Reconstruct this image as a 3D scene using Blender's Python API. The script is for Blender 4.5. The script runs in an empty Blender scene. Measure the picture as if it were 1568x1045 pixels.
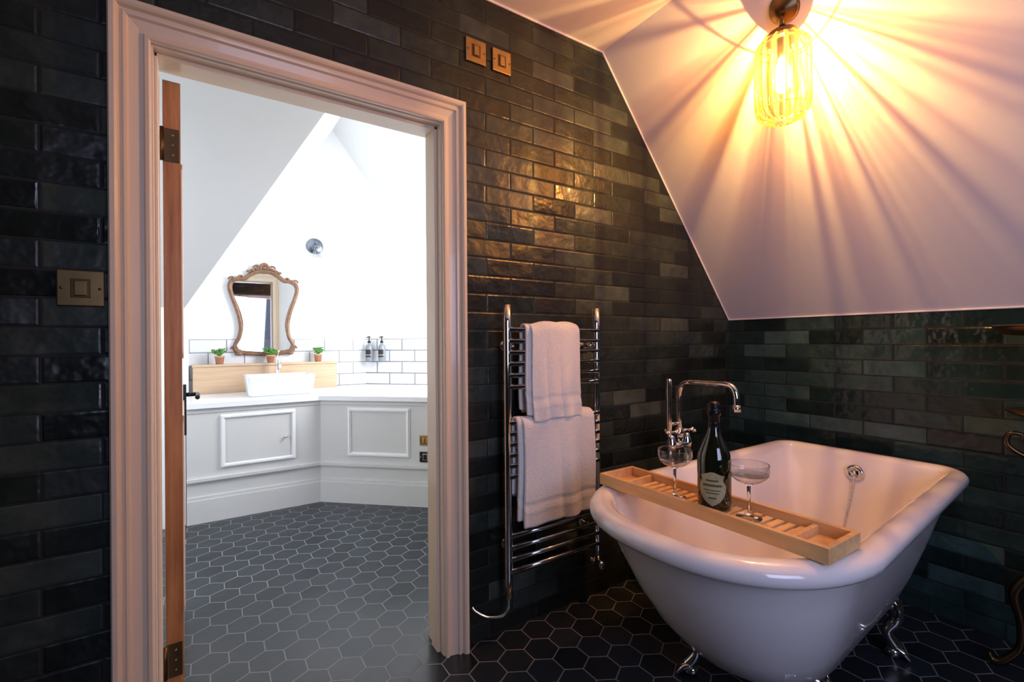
import bpy, bmesh, math, random
from mathutils import Vector, Matrix
random.seed(4)
H = 1.18           # eye height; all z below are heights above the floor
sc = bpy.context.scene

# ------------------------------------------------------------------ materials
def new_mat(name):
    m = bpy.data.materials.new(name); m.use_nodes = True
    nt = m.node_tree
    return m, nt, nt.nodes['Principled BSDF']

class N:
    """tiny node helper"""
    def __init__(s, nt): s.nt = nt
    def _in(s, sock, v):
        if isinstance(v, bpy.types.NodeSocket): s.nt.links.new(v, sock)
        elif v is not None: sock.default_value = v
    def math(s, op, a, b=None, c=None):
        n = s.nt.nodes.new('ShaderNodeMath'); n.operation = op
        s._in(n.inputs[0], a)
        if b is not None: s._in(n.inputs[1], b)
        if c is not None: s._in(n.inputs[2], c)
        return n.outputs[0]
    def vmath(s, op, a, b=None, c=None, out=0):
        n = s.nt.nodes.new('ShaderNodeVectorMath'); n.operation = op
        s._in(n.inputs[0], a)
        if b is not None: s._in(n.inputs[1], b)
        if c is not None: s._in(n.inputs[2], c)
        return n.outputs[out]
    def maprange(s, v, a, b, c=0.0, d=1.0, smooth=True):
        n = s.nt.nodes.new('ShaderNodeMapRange')
        if smooth: n.interpolation_type = 'SMOOTHSTEP'
        s._in(n.inputs['Value'], v)
        n.inputs['From Min'].default_value = a; n.inputs['From Max'].default_value = b
        n.inputs['To Min'].default_value = c; n.inputs['To Max'].default_value = d
        return n.outputs[0]
    def noise(s, vec, scale, detail=2.0, rough=0.5, out='Fac'):
        n = s.nt.nodes.new('ShaderNodeTexNoise')
        if vec is not None: s._in(n.inputs['Vector'], vec)
        n.inputs['Scale'].default_value = scale; n.inputs['Detail'].default_value = detail
        n.inputs['Roughness'].default_value = rough
        return n.outputs[out]
    def mix(s, f, a, b):
        n = s.nt.nodes.new('ShaderNodeMix'); n.data_type = 'RGBA'
        s._in(n.inputs[0], f)
        for k, v in ((6, a), (7, b)):
            if isinstance(v, bpy.types.NodeSocket): s.nt.links.new(v, n.inputs[k])
            else: n.inputs[k].default_value = (*v, 1) if len(v) == 3 else v
        return n.outputs[2]
    def ramp(s, f, stops):
        n = s.nt.nodes.new('ShaderNodeValToRGB')
        e = n.color_ramp.elements
        e[0].position, e[0].color = stops[0][0], (*stops[0][1], 1)
        e[1].position, e[1].color = stops[-1][0], (*stops[-1][1], 1)
        for p, c in stops[1:-1]:
            x = e.new(p); x.color = (*c, 1)
        s._in(n.inputs[0], f)
        return n.outputs[0]
    def bump(s, h, strength=1.0, dist=1.0):
        n = s.nt.nodes.new('ShaderNodeBump')
        n.inputs['Strength'].default_value = strength
        n.inputs['Distance'].default_value = dist
        s._in(n.inputs['Height'], h)
        return n.outputs[0]
    def pos(s): return s.nt.nodes.new('ShaderNodeNewGeometry').outputs['Position']
    def obj(s): return s.nt.nodes.new('ShaderNodeTexCoord').outputs['Object']
    def sep(s, v):
        n = s.nt.nodes.new('ShaderNodeSeparateXYZ'); s._in(n.inputs[0], v); return n.outputs
    def comb(s, x, y, z):
        n = s.nt.nodes.new('ShaderNodeCombineXYZ')
        for i, v in enumerate((x, y, z)): s._in(n.inputs[i], v)
        return n.outputs[0]
    def white(s, v):
        n = s.nt.nodes.new('ShaderNodeTexWhiteNoise'); n.noise_dimensions = '3D'
        s._in(n.inputs['Vector'], v); return n.outputs

def simple(name, col, rough=0.5, metal=0.0, nscale=0, namt=0.0, bump=0.0, bscale=60, coat=0.0, **kw):
    m, nt, p = new_mat(name); n = N(nt)
    p.inputs['Roughness'].default_value = rough
    p.inputs['Metallic'].default_value = metal
    p.inputs['Coat Weight'].default_value = coat
    o = n.obj()
    f = n.noise(o, nscale or 8, 3)
    dark = tuple(c * (1 - namt) for c in col)
    lite = tuple(min(1, c * (1 + namt * 0.5)) for c in col)
    nt.links.new(n.mix(f, dark, lite), p.inputs['Base Color'])
    if bump: nt.links.new(n.bump(n.noise(o, bscale, 3), 1.0, bump), p.inputs['Normal'])
    for k, v in kw.items(): p.inputs[k.replace('_', ' ')].default_value = v
    return m

def tile_mat(name, d, bw, bh, stops, grout, rough, mortar, tilt, wav, zoff=0.0, rvar=0.12):
    m, nt, p = new_mat(name); n = N(nt)
    P = n.pos()
    u = n.math('ADD', n.vmath('DOT_PRODUCT', P, d, out=1), 50 * bw)
    v = n.math('ADD', n.sep(P)[2], 50 * bh - zoff)
    vb = n.math('DIVIDE', v, bh); row = n.math('FLOOR', vb); fv = n.math('SUBTRACT', vb, row)
    off = n.math('FRACT', n.math('MULTIPLY', row, 0.5))
    ub = n.math('ADD', n.math('DIVIDE', u, bw), off); col = n.math('FLOOR', ub); fu = n.math('SUBTRACT', ub, col)
    du = n.math('MULTIPLY', n.math('MINIMUM', fu, n.math('SUBTRACT', 1.0, fu)), bw)
    dv = n.math('MULTIPLY', n.math('MINIMUM', fv, n.math('SUBTRACT', 1.0, fv)), bh)
    e = n.math('MINIMUM', du, dv)
    e = n.math('ADD', e, n.math('MULTIPLY', n.math('SUBTRACT', n.noise(P, 40, 2), 0.5), 0.0012))
    mask = n.maprange(e, mortar * 0.5, mortar * 0.5 + 0.002)
    w = n.white(n.comb(col, row, 3.3))
    val = n.math('ADD', n.math('MULTIPLY', w[0], 0.66), n.math('MULTIPLY', n.noise(P, 11, 4, 0.6), 0.55))
    val = n.math('SUBTRACT', val, 0.10)
    c = n.ramp(val, stops)
    nt.links.new(n.mix(mask, grout, c), p.inputs['Base Color'])
    rgb = n.sep(w[1])
    rr = n.math('ADD', rough, n.math('MULTIPLY', rgb[2], rvar))
    nt.links.new(n.math('ADD', rr, n.math('MULTIPLY', n.math('SUBTRACT', 1.0, mask), 0.5)), p.inputs['Roughness'])
    h = n.math('ADD',
        n.math('MULTIPLY', n.math('MULTIPLY', n.math('SUBTRACT', fu, 0.5), bw), n.math('MULTIPLY', n.math('SUBTRACT', rgb[0], 0.5), tilt)),
        n.math('MULTIPLY', n.math('MULTIPLY', n.math('SUBTRACT', fv, 0.5), bh), n.math('MULTIPLY', n.math('SUBTRACT', rgb[1], 0.5), tilt)))
    h = n.math('ADD', h, n.math('MULTIPLY', n.noise(P, 18, 2), wav))
    soft = n.maprange(e, mortar * 0.5, mortar * 0.5 + 0.006)
    h = n.math('ADD', h, n.math('MULTIPLY', soft, 0.0012))
    nt.links.new(n.bump(h), p.inputs['Normal'])
    return m

def hex_mat(name, size, tile, grout):
    m, nt, p = new_mat(name); n = N(nt)
    P = n.sep(n.pos()); s3 = 1.7320508
    px = n.math('ADD', n.math('DIVIDE', P[0], size), 100.0)
    py = n.math('ADD', n.math('DIVIDE', P[1], size), 100.0 * s3)
    def cell(ox, oy):
        ax = n.math('SUBTRACT', n.math('MODULO', n.math('ADD', px, ox), 1.0), 0.5)
        ay = n.math('SUBTRACT', n.math('MODULO', n.math('ADD', py, oy), s3), s3 / 2)
        return ax, ay, n.math('ADD', n.math('MULTIPLY', ax, ax), n.math('MULTIPLY', ay, ay))
    ax, ay, al = cell(0, 0); bx, by, bl = cell(0.5, s3 / 2)
    t = n.math('LESS_THAN', bl, al)
    def sel(a, b): return n.math('ADD', a, n.math('MULTIPLY', t, n.math('SUBTRACT', b, a)))
    gx, gy = sel(ax, bx), sel(ay, by)
    X, Y = n.math('ABSOLUTE', gx), n.math('ABSOLUTE', gy)
    d = n.math('MAXIMUM', X, n.math('ADD', n.math('MULTIPLY', X, 0.5), n.math('MULTIPLY', Y, 0.8660254)))
    e = n.math('MULTIPLY', n.math('SUBTRACT', 0.5, d), size)
    mask = n.maprange(e, 0.0014, 0.0026)
    idv = n.comb(n.math('ROUND', n.math('MULTIPLY', n.math('SUBTRACT', px, gx), 2.0)),
                 n.math('ROUND', n.math('MULTIPLY', n.math('SUBTRACT', py, gy), 4.0)), 1.0)
    w = n.white(idv)
    c = n.mix(w[0], tuple(x * 0.7 for x in tile), tuple(x * 1.35 for x in tile))
    nt.links.new(n.mix(mask, grout, c), p.inputs['Base Color'])
    p.inputs['Specular IOR Level'].default_value = 0.5
    nt.links.new(n.math('ADD', n.math('ADD', 0.26, n.math('MULTIPLY', w[0], 0.12)), n.math('MULTIPLY', n.math('SUBTRACT', 1.0, mask), 0.4)), p.inputs['Roughness'])
    h = n.math('ADD', n.math('MULTIPLY', mask, 0.001), n.math('MULTIPLY', n.noise(n.pos(), 30, 2), 0.0006))
    nt.links.new(n.bump(h), p.inputs['Normal'])
    return m

def wood(name, c1, c2, axis=2, scale=6, rough=0.45):
    m, nt, p = new_mat(name); n = N(nt)
    st = [26.0, 26.0, 26.0]; st[axis] = 2.0
    v = n.vmath('MULTIPLY', n.obj(), tuple(st))
    f = n.noise(v, scale / 4, 4, 0.6)
    nt.links.new(n.ramp(f, [(0.3, c1), (0.7, c2)]), p.inputs['Base Color'])
    p.inputs['Roughness'].default_value = rough
    nt.links.new(n.bump(f, 0.5, 0.0006), p.inputs['Normal'])
    return m

def thin_glass(name, tint=(1, 1, 1), refl=0.5, flute=None):
    m = bpy.data.materials.new(name); m.use_nodes = True; nt = m.node_tree; nt.nodes.clear()
    o = nt.nodes.new('ShaderNodeOutputMaterial'); mx = nt.nodes.new('ShaderNodeMixShader')
    t = nt.nodes.new('ShaderNodeBsdfTransparent'); g = nt.nodes.new('ShaderNodeBsdfGlossy')
    lw = nt.nodes.new('ShaderNodeLayerWeight'); lw.inputs[0].default_value = 0.35
    n = N(nt)
    f = n.math('ADD', n.math('MULTIPLY', n.math('POWER', lw.outputs['Facing'], 2.0), refl), 0.05)
    t.inputs[0].default_value = (*tint, 1); g.inputs['Roughness'].default_value = 0.03
    body = t.outputs[0]
    if flute:      # pressed ribbed glass: dark and clear tint bands put in to cast light streaks, faint milky scatter
        P = n.sep(n.pos())
        a = n.math('ARCTAN2', n.math('SUBTRACT', P[1], flute[1]), n.math('SUBTRACT', P[0], flute[0]))
        v = n.comb(n.math('COSINE', a), n.math('SINE', a), n.math('MULTIPLY', P[2], 0.04))
        nz = n.noise(v, 6.5, 4, 0.75)
        nt.links.new(n.ramp(nz, [(0.38, (.30, .17, .07)), (0.46, (.60, .42, .22)), (0.53, (.98, .92, .74))]), t.inputs[0])
        tl = nt.nodes.new('ShaderNodeBsdfTranslucent'); tl.inputs[0].default_value = (1, .86, .55, 1)
        m2 = nt.nodes.new('ShaderNodeMixShader')
        fl = n.math('POWER', n.math('ABSOLUTE', n.math('SINE', n.math('MULTIPLY', a, 8.0))), 6.0)
        nt.links.new(n.math('ADD', n.math('MULTIPLY', fl, .05), .008), m2.inputs[0])
        nt.links.new(t.outputs[0], m2.inputs[1]); nt.links.new(tl.outputs[0], m2.inputs[2]); body = m2.outputs[0]
    nt.links.new(f, mx.inputs[0]); nt.links.new(body, mx.inputs[1]); nt.links.new(g.outputs[0], mx.inputs[2])
    nt.links.new(mx.outputs[0], o.inputs[0])
    return m

def glow_bulb(name, col, s, k):
    m = bpy.data.materials.new(name); m.use_nodes = True; nt = m.node_tree; nt.nodes.clear()
    o = nt.nodes.new('ShaderNodeOutputMaterial'); mx = nt.nodes.new('ShaderNodeMixShader')
    t = nt.nodes.new('ShaderNodeBsdfTransparent'); e = nt.nodes.new('ShaderNodeEmission')
    e.inputs[0].default_value = (*col, 1); e.inputs[1].default_value = s; mx.inputs[0].default_value = k
    nt.links.new(t.outputs[0], mx.inputs[1]); nt.links.new(e.outputs[0], mx.inputs[2]); nt.links.new(mx.outputs[0], o.inputs[0])
    return m

def rib_glass(name, col, k):
    m = bpy.data.materials.new(name); m.use_nodes = True; nt = m.node_tree; nt.nodes.clear()
    o = nt.nodes.new('ShaderNodeOutputMaterial'); mx = nt.nodes.new('ShaderNodeMixShader'); mx2 = nt.nodes.new('ShaderNodeMixShader')
    t = nt.nodes.new('ShaderNodeBsdfTranslucent'); g = nt.nodes.new('ShaderNodeBsdfGlossy'); tr = nt.nodes.new('ShaderNodeBsdfTransparent')
    t.inputs[0].default_value = (*col, 1); g.inputs['Roughness'].default_value = 0.1; mx.inputs[0].default_value = .5
    g.inputs[0].default_value = (.8, .6, .35, 1)
    tr.inputs[0].default_value = (.85, .62, .30, 1); mx2.inputs[0].default_value = k
    nt.links.new(t.outputs[0], mx.inputs[1]); nt.links.new(g.outputs[0], mx.inputs[2])
    nt.links.new(tr.outputs[0], mx2.inputs[1]); nt.links.new(mx.outputs[0], mx2.inputs[2]); nt.links.new(mx2.outputs[0], o.inputs[0])
    return m

def emit(name, col, s):
    m, nt, p = new_mat(name)
    p.inputs['Emission Color'].default_value = (*col, 1); p.inputs['Emission Strength'].default_value = s
    p.inputs['Base Color'].default_value = (*col, 1)
    return m

TS = [(0.12, (0.007, 0.009, 0.008)), (0.5, (0.017, 0.023, 0.019)), (0.72, (0.036, 0.046, 0.038)), (0.95, (0.080, 0.092, 0.075))]  # same tile, browner: warm lamplight tint put into the colour
TSY = [(0.12, (0.007, 0.016, 0.016)), (0.5, (0.018, 0.040, 0.040)), (0.72, (0.036, 0.075, 0.073)), (0.95, (0.065, 0.13, 0.125))]  # same tile, more teal: cool light tint put into the colour
GR = (0.012, 0.013, 0.012)
M_tileX = tile_mat('glazed_dark_tile_x_warmlit', (1, 0, 0), 0.232, 0.0720, TS, GR, 0.19, 0.003, 0.12, 0.0055, zoff=1.296, rvar=.24)
M_tileY = tile_mat('glazed_dark_tile_y_coollit', (0, 1, 0), 0.232, 0.0720, TSY, GR, 0.10, 0.003, 0.10, 0.0050, zoff=1.296, rvar=.15)
WS = [(0.1, (0.64, 0.66, 0.68)), (0.9, (0.72, 0.74, 0.76))]
M_metX = tile_mat('white_metro_tile_x', (1, 0, 0), 0.25, 0.106, WS, (0.24, 0.25, 0.27), 0.12, 0.006, 0.004, 0.0003, zoff=0.785, rvar=0.03)
M_metD = tile_mat('white_metro_tile_d', (0.7071, -0.7071, 0), 0.25, 0.106, WS, (0.16, 0.17, 0.19), 0.12, 0.008, 0.004, 0.0003, zoff=0.785, rvar=0.03)
M_hex = hex_mat('black_hex_tile', 0.118, (0.014, 0.019, 0.026), (0.22, 0.225, 0.23))
M_white = simple('white_paint', (0.84, 0.85, 0.86), 0.6, namt=0.02, bump=0.0004, bscale=40)
M_ceil = simple('ceiling_paint', (0.82, 0.79, 0.84), 0.55, namt=0.02, bump=0.0006, bscale=20)
M_shadec = simple('ceiling_paint_shaded', (0.60, 0.60, 0.60), 0.6, namt=0.02)  # shade of the less lit slope put into the base colour
M_casing = simple('casing_gloss_paint', (0.82, 0.68, 0.53), 0.32, namt=0.03, coat=0.2)
M_vanity = simple('vanity_gray_paint', (0.62, 0.62, 0.61), 0.4, namt=0.03)
M_counter = simple('white_counter', (0.85, 0.86, 0.88), 0.25, namt=0.02)
M_basin = simple('white_ceramic_basin', (0.66, 0.70, 0.75), 0.15, namt=0.02)
M_chrome = simple('chrome', (0.78, 0.77, 0.76), 0.07, 1.0, namt=0.02)
M_brass = simple('aged_brass', (0.50, 0.33, 0.15), 0.3, 1.0, nscale=20, namt=0.35)
M_brassd = simple('dark_brass', (0.16, 0.10, 0.05), 0.35, 1.0, nscale=20, namt=0.3)
M_black = simple('black_metal', (0.02, 0.02, 0.02), 0.35, 0.4, namt=0.1)
M_porc = simple('white_enamel', (0.84, 0.80, 0.82), 0.10, namt=0.01, coat=0.5)
M_oak = wood('oak_edge', (0.26, 0.10, 0.033), (0.56, 0.27, 0.11), 2)
M_oakl = wood('light_oak', (0.52, 0.35, 0.22), (0.66, 0.48, 0.32), 0)
M_bamboo = wood('bamboo', (0.66, 0.36, 0.14), (0.84, 0.54, 0.26), 1)
M_towel = simple('terry_cotton', (0.95, 0.93, 0.91), 0.95, nscale=90, namt=0.10, bump=0.004, bscale=260, Sheen_Weight=0.3)
M_mirror = simple('mirror_silver', (0.85, 0.87, 0.88), 0.02, 1.0)
M_gilt = simple('antique_gilt', (0.24, 0.13, 0.075), 0.4, 0.3, nscale=30, namt=0.5, bump=0.003, bscale=60)
M_terra = simple('terracotta', (0.55, 0.27, 0.16), 0.8, nscale=30, namt=0.2)
M_leaf = simple('leaf_green', (0.10, 0.28, 0.05), 0.55, nscale=30, namt=0.4)
M_soil = simple('soil', (0.05, 0.03, 0.02), 0.95, namt=0.3)
M_glass = thin_glass('thin_glass', (0.93, 0.93, 0.92), 1.2)
M_shade = thin_glass('sconce_glass', (0.70, 0.72, 0.75), 1.0)
M_bottle = simple('dark_green_bottle_glass', (0.008, 0.011, 0.004), 0.06, coat=0.7, namt=0.1)
M_foil = simple('black_foil', (0.02, 0.018, 0.02), 0.3, 0.6, bump=0.004, bscale=80)
M_label = simple('cream_label', (0.40, 0.37, 0.22), 0.6, nscale=90, namt=0.35)
M_ink = simple('label_ink', (0.06, 0.08, 0.03), 0.6)
M_dark = simple('dark_slot', (0.01, 0.01, 0.01), 0.6)
M_fil = emit('glowing_filament', (1.0, 0.62, 0.25), 250)
M_bulb = glow_bulb('lit_bulb_glass', (1.0, 0.74, 0.40), 22, .5)
M_soap = simple('soap_bottle_clear', (0.20, 0.22, 0.25), 0.15, namt=0.05)
M_crystal = simple('crystal', (1, 1, 1), 0.0, Transmission_Weight=1.0, IOR=1.45)
M_ribg = rib_glass('pressed_rib_glass', (1.0, .80, .42), .35)  # lamp's golden glow put into the clear glass colour
M_sconce = simple('sconce_steel', (0.22, 0.25, 0.30), 0.25, 1.0, namt=.1)

# ------------------------------------------------------------------ mesh builder
class B:
    def __init__(s, name): s.name = name; s.v = []; s.f = []; s.mi = []; s.sm = []; s.mats = []
    def add(s, vf, mat, smooth=False, M=None):
        vs, fs = vf
        if mat not in s.mats: s.mats.append(mat)
        k = s.mats.index(mat); b = len(s.v)
        for p in vs:
            p = Vector(p)
            if M is not None: p = M @ p
            s.v.append(p)
        for f in fs:
            s.f.append([b + i for i in f]); s.mi.append(k); s.sm.append(smooth)
        return s
    def done(s, origin=None):
        xs = [p.x for p in s.v]; ys = [p.y for p in s.v]; zs = [p.z for p in s.v]
        o = Vector(origin) if origin else Vector(((min(xs) + max(xs)) / 2, (min(ys) + max(ys)) / 2, min(zs)))
        me = bpy.data.meshes.new(s.name)
        me.from_pydata([tuple(p - o) for p in s.v], [], s.f)
        for m in s.mats: me.materials.append(m)
        for i, p in enumerate(me.polygons):
            p.material_index = s.mi[i]; p.use_smooth = s.sm[i]
        bm = bmesh.new(); bm.from_mesh(me); bmesh.ops.recalc_face_normals(bm, faces=bm.faces); bm.to_mesh(me); bm.free()
        ob = bpy.data.objects.new(s.name, me); ob.location = o
        sc.collection.objects.link(ob)
        return ob

def box(x0, x1, y0, y1, z0, z1, bev=0.0, seg=2):
    bm = bmesh.new(); bmesh.ops.create_cube(bm, size=1)
    for v in bm.verts:
        v.co = Vector(((x0 + x1) / 2 + v.co.x * (x1 - x0), (y0 + y1) / 2 + v.co.y * (y1 - y0), (z0 + z1) / 2 + v.co.z * (z1 - z0)))
    if bev > 0: bmesh.ops.bevel(bm, geom=bm.edges[:], offset=bev, segments=seg, profile=0.5, affect='EDGES')
    bm.verts.index_update()
    r = ([v.co.copy() for v in bm.verts], [[v.index for v in f.verts] for f in bm.faces]); bm.free(); return r

def lathe(prof, seg=32, c=(0, 0, 0)):
    vs, fs = [], []; n = len(prof)
    for i in range(seg):
        a = 2 * math.pi * i / seg
        for r, z in prof: vs.append((c[0] + r * math.cos(a), c[1] + r * math.sin(a), c[2] + z))
    for i in range(seg):
        j = (i + 1) % seg
        for k in range(n - 1):
            fs.append([i * n + k, j * n + k, j * n + k + 1, i * n + k + 1])
    if prof[0][0] > 1e-5: fs.append([i * n for i in range(seg)][::-1])
    if prof[-1][0] > 1e-5: fs.append([i * n + n - 1 for i in range(seg)])
    return vs, fs

def openlathe(prof, seg=32, c=(0, 0, 0)):
    vs, fs = lathe(prof, seg, c)
    return vs, [f for f in fs if len(f) == 4]

def ell(c, r, seg=16, rings=10):
    pr = [(max(1e-6, math.sin(math.pi * k / rings)), -math.cos(math.pi * k / rings)) for k in range(rings + 1)]
    vs, fs = openlathe(pr, seg)
    if isinstance(r, (int, float)): r = (r, r, r)
    return [(c[0] + v[0] * r[0], c[1] + v[1] * r[1], c[2] + v[2] * r[2]) for v in vs], fs

def catmull(pts, sub=8, closed=False):
    P = [Vector(p) for p in pts]; out = []; n = len(P)
    rng = range(n) if closed else range(n - 1)
    for i in rng:
        if closed: p0, p1, p2, p3 = P[i - 1], P[i], P[(i + 1) % n], P[(i + 2) % n]
        else: p0, p1, p2, p3 = P[max(i - 1, 0)], P[i], P[i + 1], P[min(i + 2, n - 1)]
        for k in range(sub):
            t = k / sub
            out.append(0.5 * ((2 * p1) + (p2 - p0) * t + (2 * p0 - 5 * p1 + 4 * p2 - p3) * t * t + (3 * p1 - p0 - 3 * p2 + p3) * t ** 3))
    if not closed: out.append(P[-1])
    return out

def tube(path, r, seg=12, closed=False):
    P = [Vector(p) for p in path]; n = len(P)
    R = r if isinstance(r, (list, tuple)) else [r] * n
    if len(R) != n: R = [R[min(len(R) - 1, int(round(i * (len(R) - 1) / (n - 1))))] + 0 for i in range(n)]
    T = []
    for i in range(n):
        a = P[i - 1] if (i > 0 or closed) else P[i]; b = P[(i + 1) % n] if (i < n - 1 or closed) else P[i]
        T.append((b - a).normalized())
    up = Vector((0, 0, 1)) if abs(T[0].z) < 0.9 else Vector((1, 0, 0))
    u = T[0].cross(up).normalized(); vs, fs = [], []
    for i in range(n):
        u = (u - T[i] * u.dot(T[i])).normalized(); w = T[i].cross(u)
        for k in range(seg):
            a = 2 * math.pi * k / seg
            vs.append(P[i] + (u * math.cos(a) + w * math.sin(a)) * R[i])
    m = n if closed else n - 1
    for i in range(m):
        j = (i + 1) % n
        for k in range(seg):
            l = (k + 1) % seg
            fs.append([i * seg + k, i * seg + l, j * seg + l, j * seg + k])
    if not closed:
        fs.append(list(range(seg))[::-1]); fs.append([(n - 1) * seg + k for k in range(seg)])
    return vs, fs

def rtube(a, b, r, seg=12): return tube([a, b], r, seg)
def lerp_radii(rs, n):
    out = []
    for i in range(n):
        t = i * (len(rs) - 1) / (n - 1); k = min(int(t), len(rs) - 2); out.append(rs[k] + (rs[k + 1] - rs[k]) * (t - k))
    return out
def taper(pts, rs, sub=8, seg=12):
    p = catmull(pts, sub); return tube(p, lerp_radii(rs, len(p)), seg)

def prism(poly, z0, z1):
    n = len(poly)
    vs = [(x, y, z0) for x, y in poly] + [(x, y, z1) for x, y in poly]
    fs = [list(range(n))[::-1], [n + i for i in range(n)]] + [[i, (i + 1) % n, n + (i + 1) % n, n + i] for i in range(n)]
    return vs, fs

def slab(pts, off):
    """polygon extruded by vector off"""
    n = len(pts); o = Vector(off)
    vs = [Vector(p) for p in pts] + [Vector(p) + o for p in pts]
    fs = [list(range(n)), [n + i for i in range(n)][::-1]] + [[i, (i + 1) % n, n + (i + 1) % n, n + i] for i in range(n)]
    return vs, fs

def axis_M(loc, direction, spin_up=(0, 0, 1)):
    """local +Z -> direction"""
    z = Vector(direction).normalized(); up = Vector(spin_up)
    if abs(z.dot(up)) > 0.98: up = Vector((1, 0, 0))
    x = up.cross(z).normalized(); y = z.cross(x)
    return Matrix.Translation(Vector(loc)) @ Matrix((x, y, z)).transposed().to_4x4()

# ------------------------------------------------------------------ room shell
L, D, CZ = 2.584, 1.60, 2.546
SX = 1.568; EZ = 1.296
XL, YR = -1.30, -1.40
Y2 = 1.735        # far face of door wall
OX0, OX1, OZ = -0.126, 0.736, 2.0
b = B('floor'); b.add(box(XL - .1, L + .1, YR - .1, 4.55, -0.08, 0.0), M_hex); b.done()
b = B('wall_door')
for (x0, x1, z0, z1) in ((XL, OX0 - 0.024, 0, CZ), (OX1 + 0.024, L, 0, CZ), (OX0 - 0.024, OX1 + 0.024, OZ + 0.024, CZ)):
    b.add(box(x0, x1, D, D + 0.008, z0, z1), M_tileX)
    b.add(box(x0, x1, D + 0.008, Y2, z0, z1), M_white)
b.done()
b = B('wall_bath'); b.add(box(L, L + 0.1, YR, D + 0.1, 0, EZ), M_tileY); b.done()
b = B('wall_left'); b.add(box(XL - 0.1, XL, YR, D, 0, CZ), M_tileY); b.add(box(XL - 0.1, XL, D, 3.8, 0, CZ), M_white); b.done()
b = B('wall_rear')
for (x0, x1, z0, z1) in ((XL, -0.1, 0, CZ), (1.1, L, 0, CZ), (-0.1, 1.1, 0, 0.9), (-0.1, 1.1, 2.1, CZ)):
    b.add(box(x0, x1, YR - 0.1, YR, z0, z1), M_tileX)
b.done()
b = B('fill_window_1')  # unseen window added to house the cool fill light
for (x0, x1, z0, z1) in ((-0.1, -0.04, 0.9, 2.1), (1.04, 1.1, 0.9, 2.1), (-0.1, 1.1, 0.9, 0.96), (-0.1, 1.1, 2.04, 2.1), (0.48, 0.52, 0.9, 2.1)):
    b.add(box(x0, x1, YR - 0.09, YR - 0.01, z0, z1, 0.004), M_white)
b.add(box(-0.05, 1.05, YR - 0.055, YR - 0.05, 0.95, 2.05), M_glass)
b.done()
b = B('ceiling'); b.add(box(XL, SX, YR, D, CZ, CZ + 0.08), M_ceil)
b.add(box(XL, 2.243, Y2, 2.755, CZ, CZ + 0.08), M_white)
b.add(slab([(SX, YR, CZ), (L, YR, EZ), (L, D, EZ), (SX, D, CZ)], (0.062, 0, 0.05)), M_ceil)
b.done()
# thin pale trim where tile meets slope
b = B('trim_1')
b.add(tube([(SX - 0.7, D - 0.003, CZ - 0.003), (SX, D - 0.003, CZ - 0.003), (L - 0.003, D - 0.003, EZ), (L - 0.003, 0.0, EZ)], 0.0045, 6), M_ceil); b.done()
# other room
zf = lambda z: z + H
P2 = (0.600, 2.755, zf(1.366)); P1 = (-0.126, 3.68, zf(0.229)); RG = (0.959, zf(1.928))
b = B('ceiling_slope')
b.add(slab([(XL, 2.755, CZ), P2, P1, (XL, 3.68, zf(.229))], (0, 0.06, 0.05)), M_shadec)
b.add(slab([(1.383, 2.755, CZ), (2.243, 2.755, CZ), (2.243, 3.68, zf(.229))], (0, 0.06, 0.05)), M_shadec)
b.done()
b = B('ceiling_dormer')
b.add(slab([P2, P1, (-0.126, 4.42, zf(.229)), (RG[0], 4.42, RG[1]), (RG[0], 2.755, RG[1])], (-0.04, 0, 0.03)), M_white)
b.add(slab([(RG[0], 2.755, RG[1]), (1.383, 2.755, CZ), (2.243, 3.68, zf(.229)), (2.243, 4.42, zf(.229)), (RG[0], 4.42, RG[1])], (0.04, 0, 0.03)), M_white)
b.add(slab([P2, (1.383, 2.755, CZ), (RG[0], 2.755, RG[1])], (0, -0.03, 0)), M_white)
b.done()
b = B('wall_vanity')
b.add(box(-0.2, 2.3, 4.42, 4.5, 0, 3.2), M_white)
b.add(box(-0.126, 1.25, 4.412, 4.42, 0.785, 1.21), M_metX)
b.done()
b = B('wall_diagonal')
n45 = Vector((0.7071, 0.7071, 0))
b.add(slab([(1.236, 4.428, 0), (2.26, 3.404, 0), (2.26, 3.404, 3.0), (1.236, 4.428, 3.0)], n45 * 0.06), M_white)
b.add(slab([(1.244, 4.42, 0.785), (2.243, 3.421, 0.785), (2.243, 3.421, 1.21), (1.244, 4.42, 1.21)], -n45 * 0.008), M_metD)
b.done()
b = B('wall_cheek'); b.add(box(-0.19, -0.126, 3.74, 4.42, 0, zf(.229)), M_white); b.add(box(XL, -0.126, 3.68, 3.74, 0, zf(.229)), M_white); b.done()
b = B('wall_right'); b.add(box(2.243, 2.32, Y2, 3.44, 0, CZ), M_white); b.done()

# door casing (mitred architrave) + lining
prof = [(0.0, 0.0), (0.0, 0.015), (0.004, 0.019), (0.012, 0.019), (0.016, 0.013), (0.024, 0.013), (0.046, 0.019), (0.050, 0.027), (0.056, 0.029), (0.060, 0.024), (0.064, 0.024), (0.068, 0.036), (0.074, 0.040), (0.084, 0.040), (0.088, 0.034), (0.088, 0.0)]
def casing(name, yface, sgn):
    b = B(name); vs = []; fs = []; n = len(prof)
    for o, d in prof:
        y = yface - sgn * d
        vs += [(OX0 - o, y, 0), (OX0 - o, y, OZ + o), (OX1 + o, y, OZ + o), (OX1 + o, y, 0)]
    for i in range(n):
        j = (i + 1) % n
        for k in range(3): fs.append([i * 4 + k, j * 4 + k, j * 4 + k + 1, i * 4 + k + 1])
    fs.append([i * 4 for i in range(n)]); fs.append([i * 4 + 3 for i in range(n)])
    b.add((vs, fs), M_casing); b.done()
casing('trim_2', D, 1)
casing('trim_3', Y2, -1)
b = B('door_frame')
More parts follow.
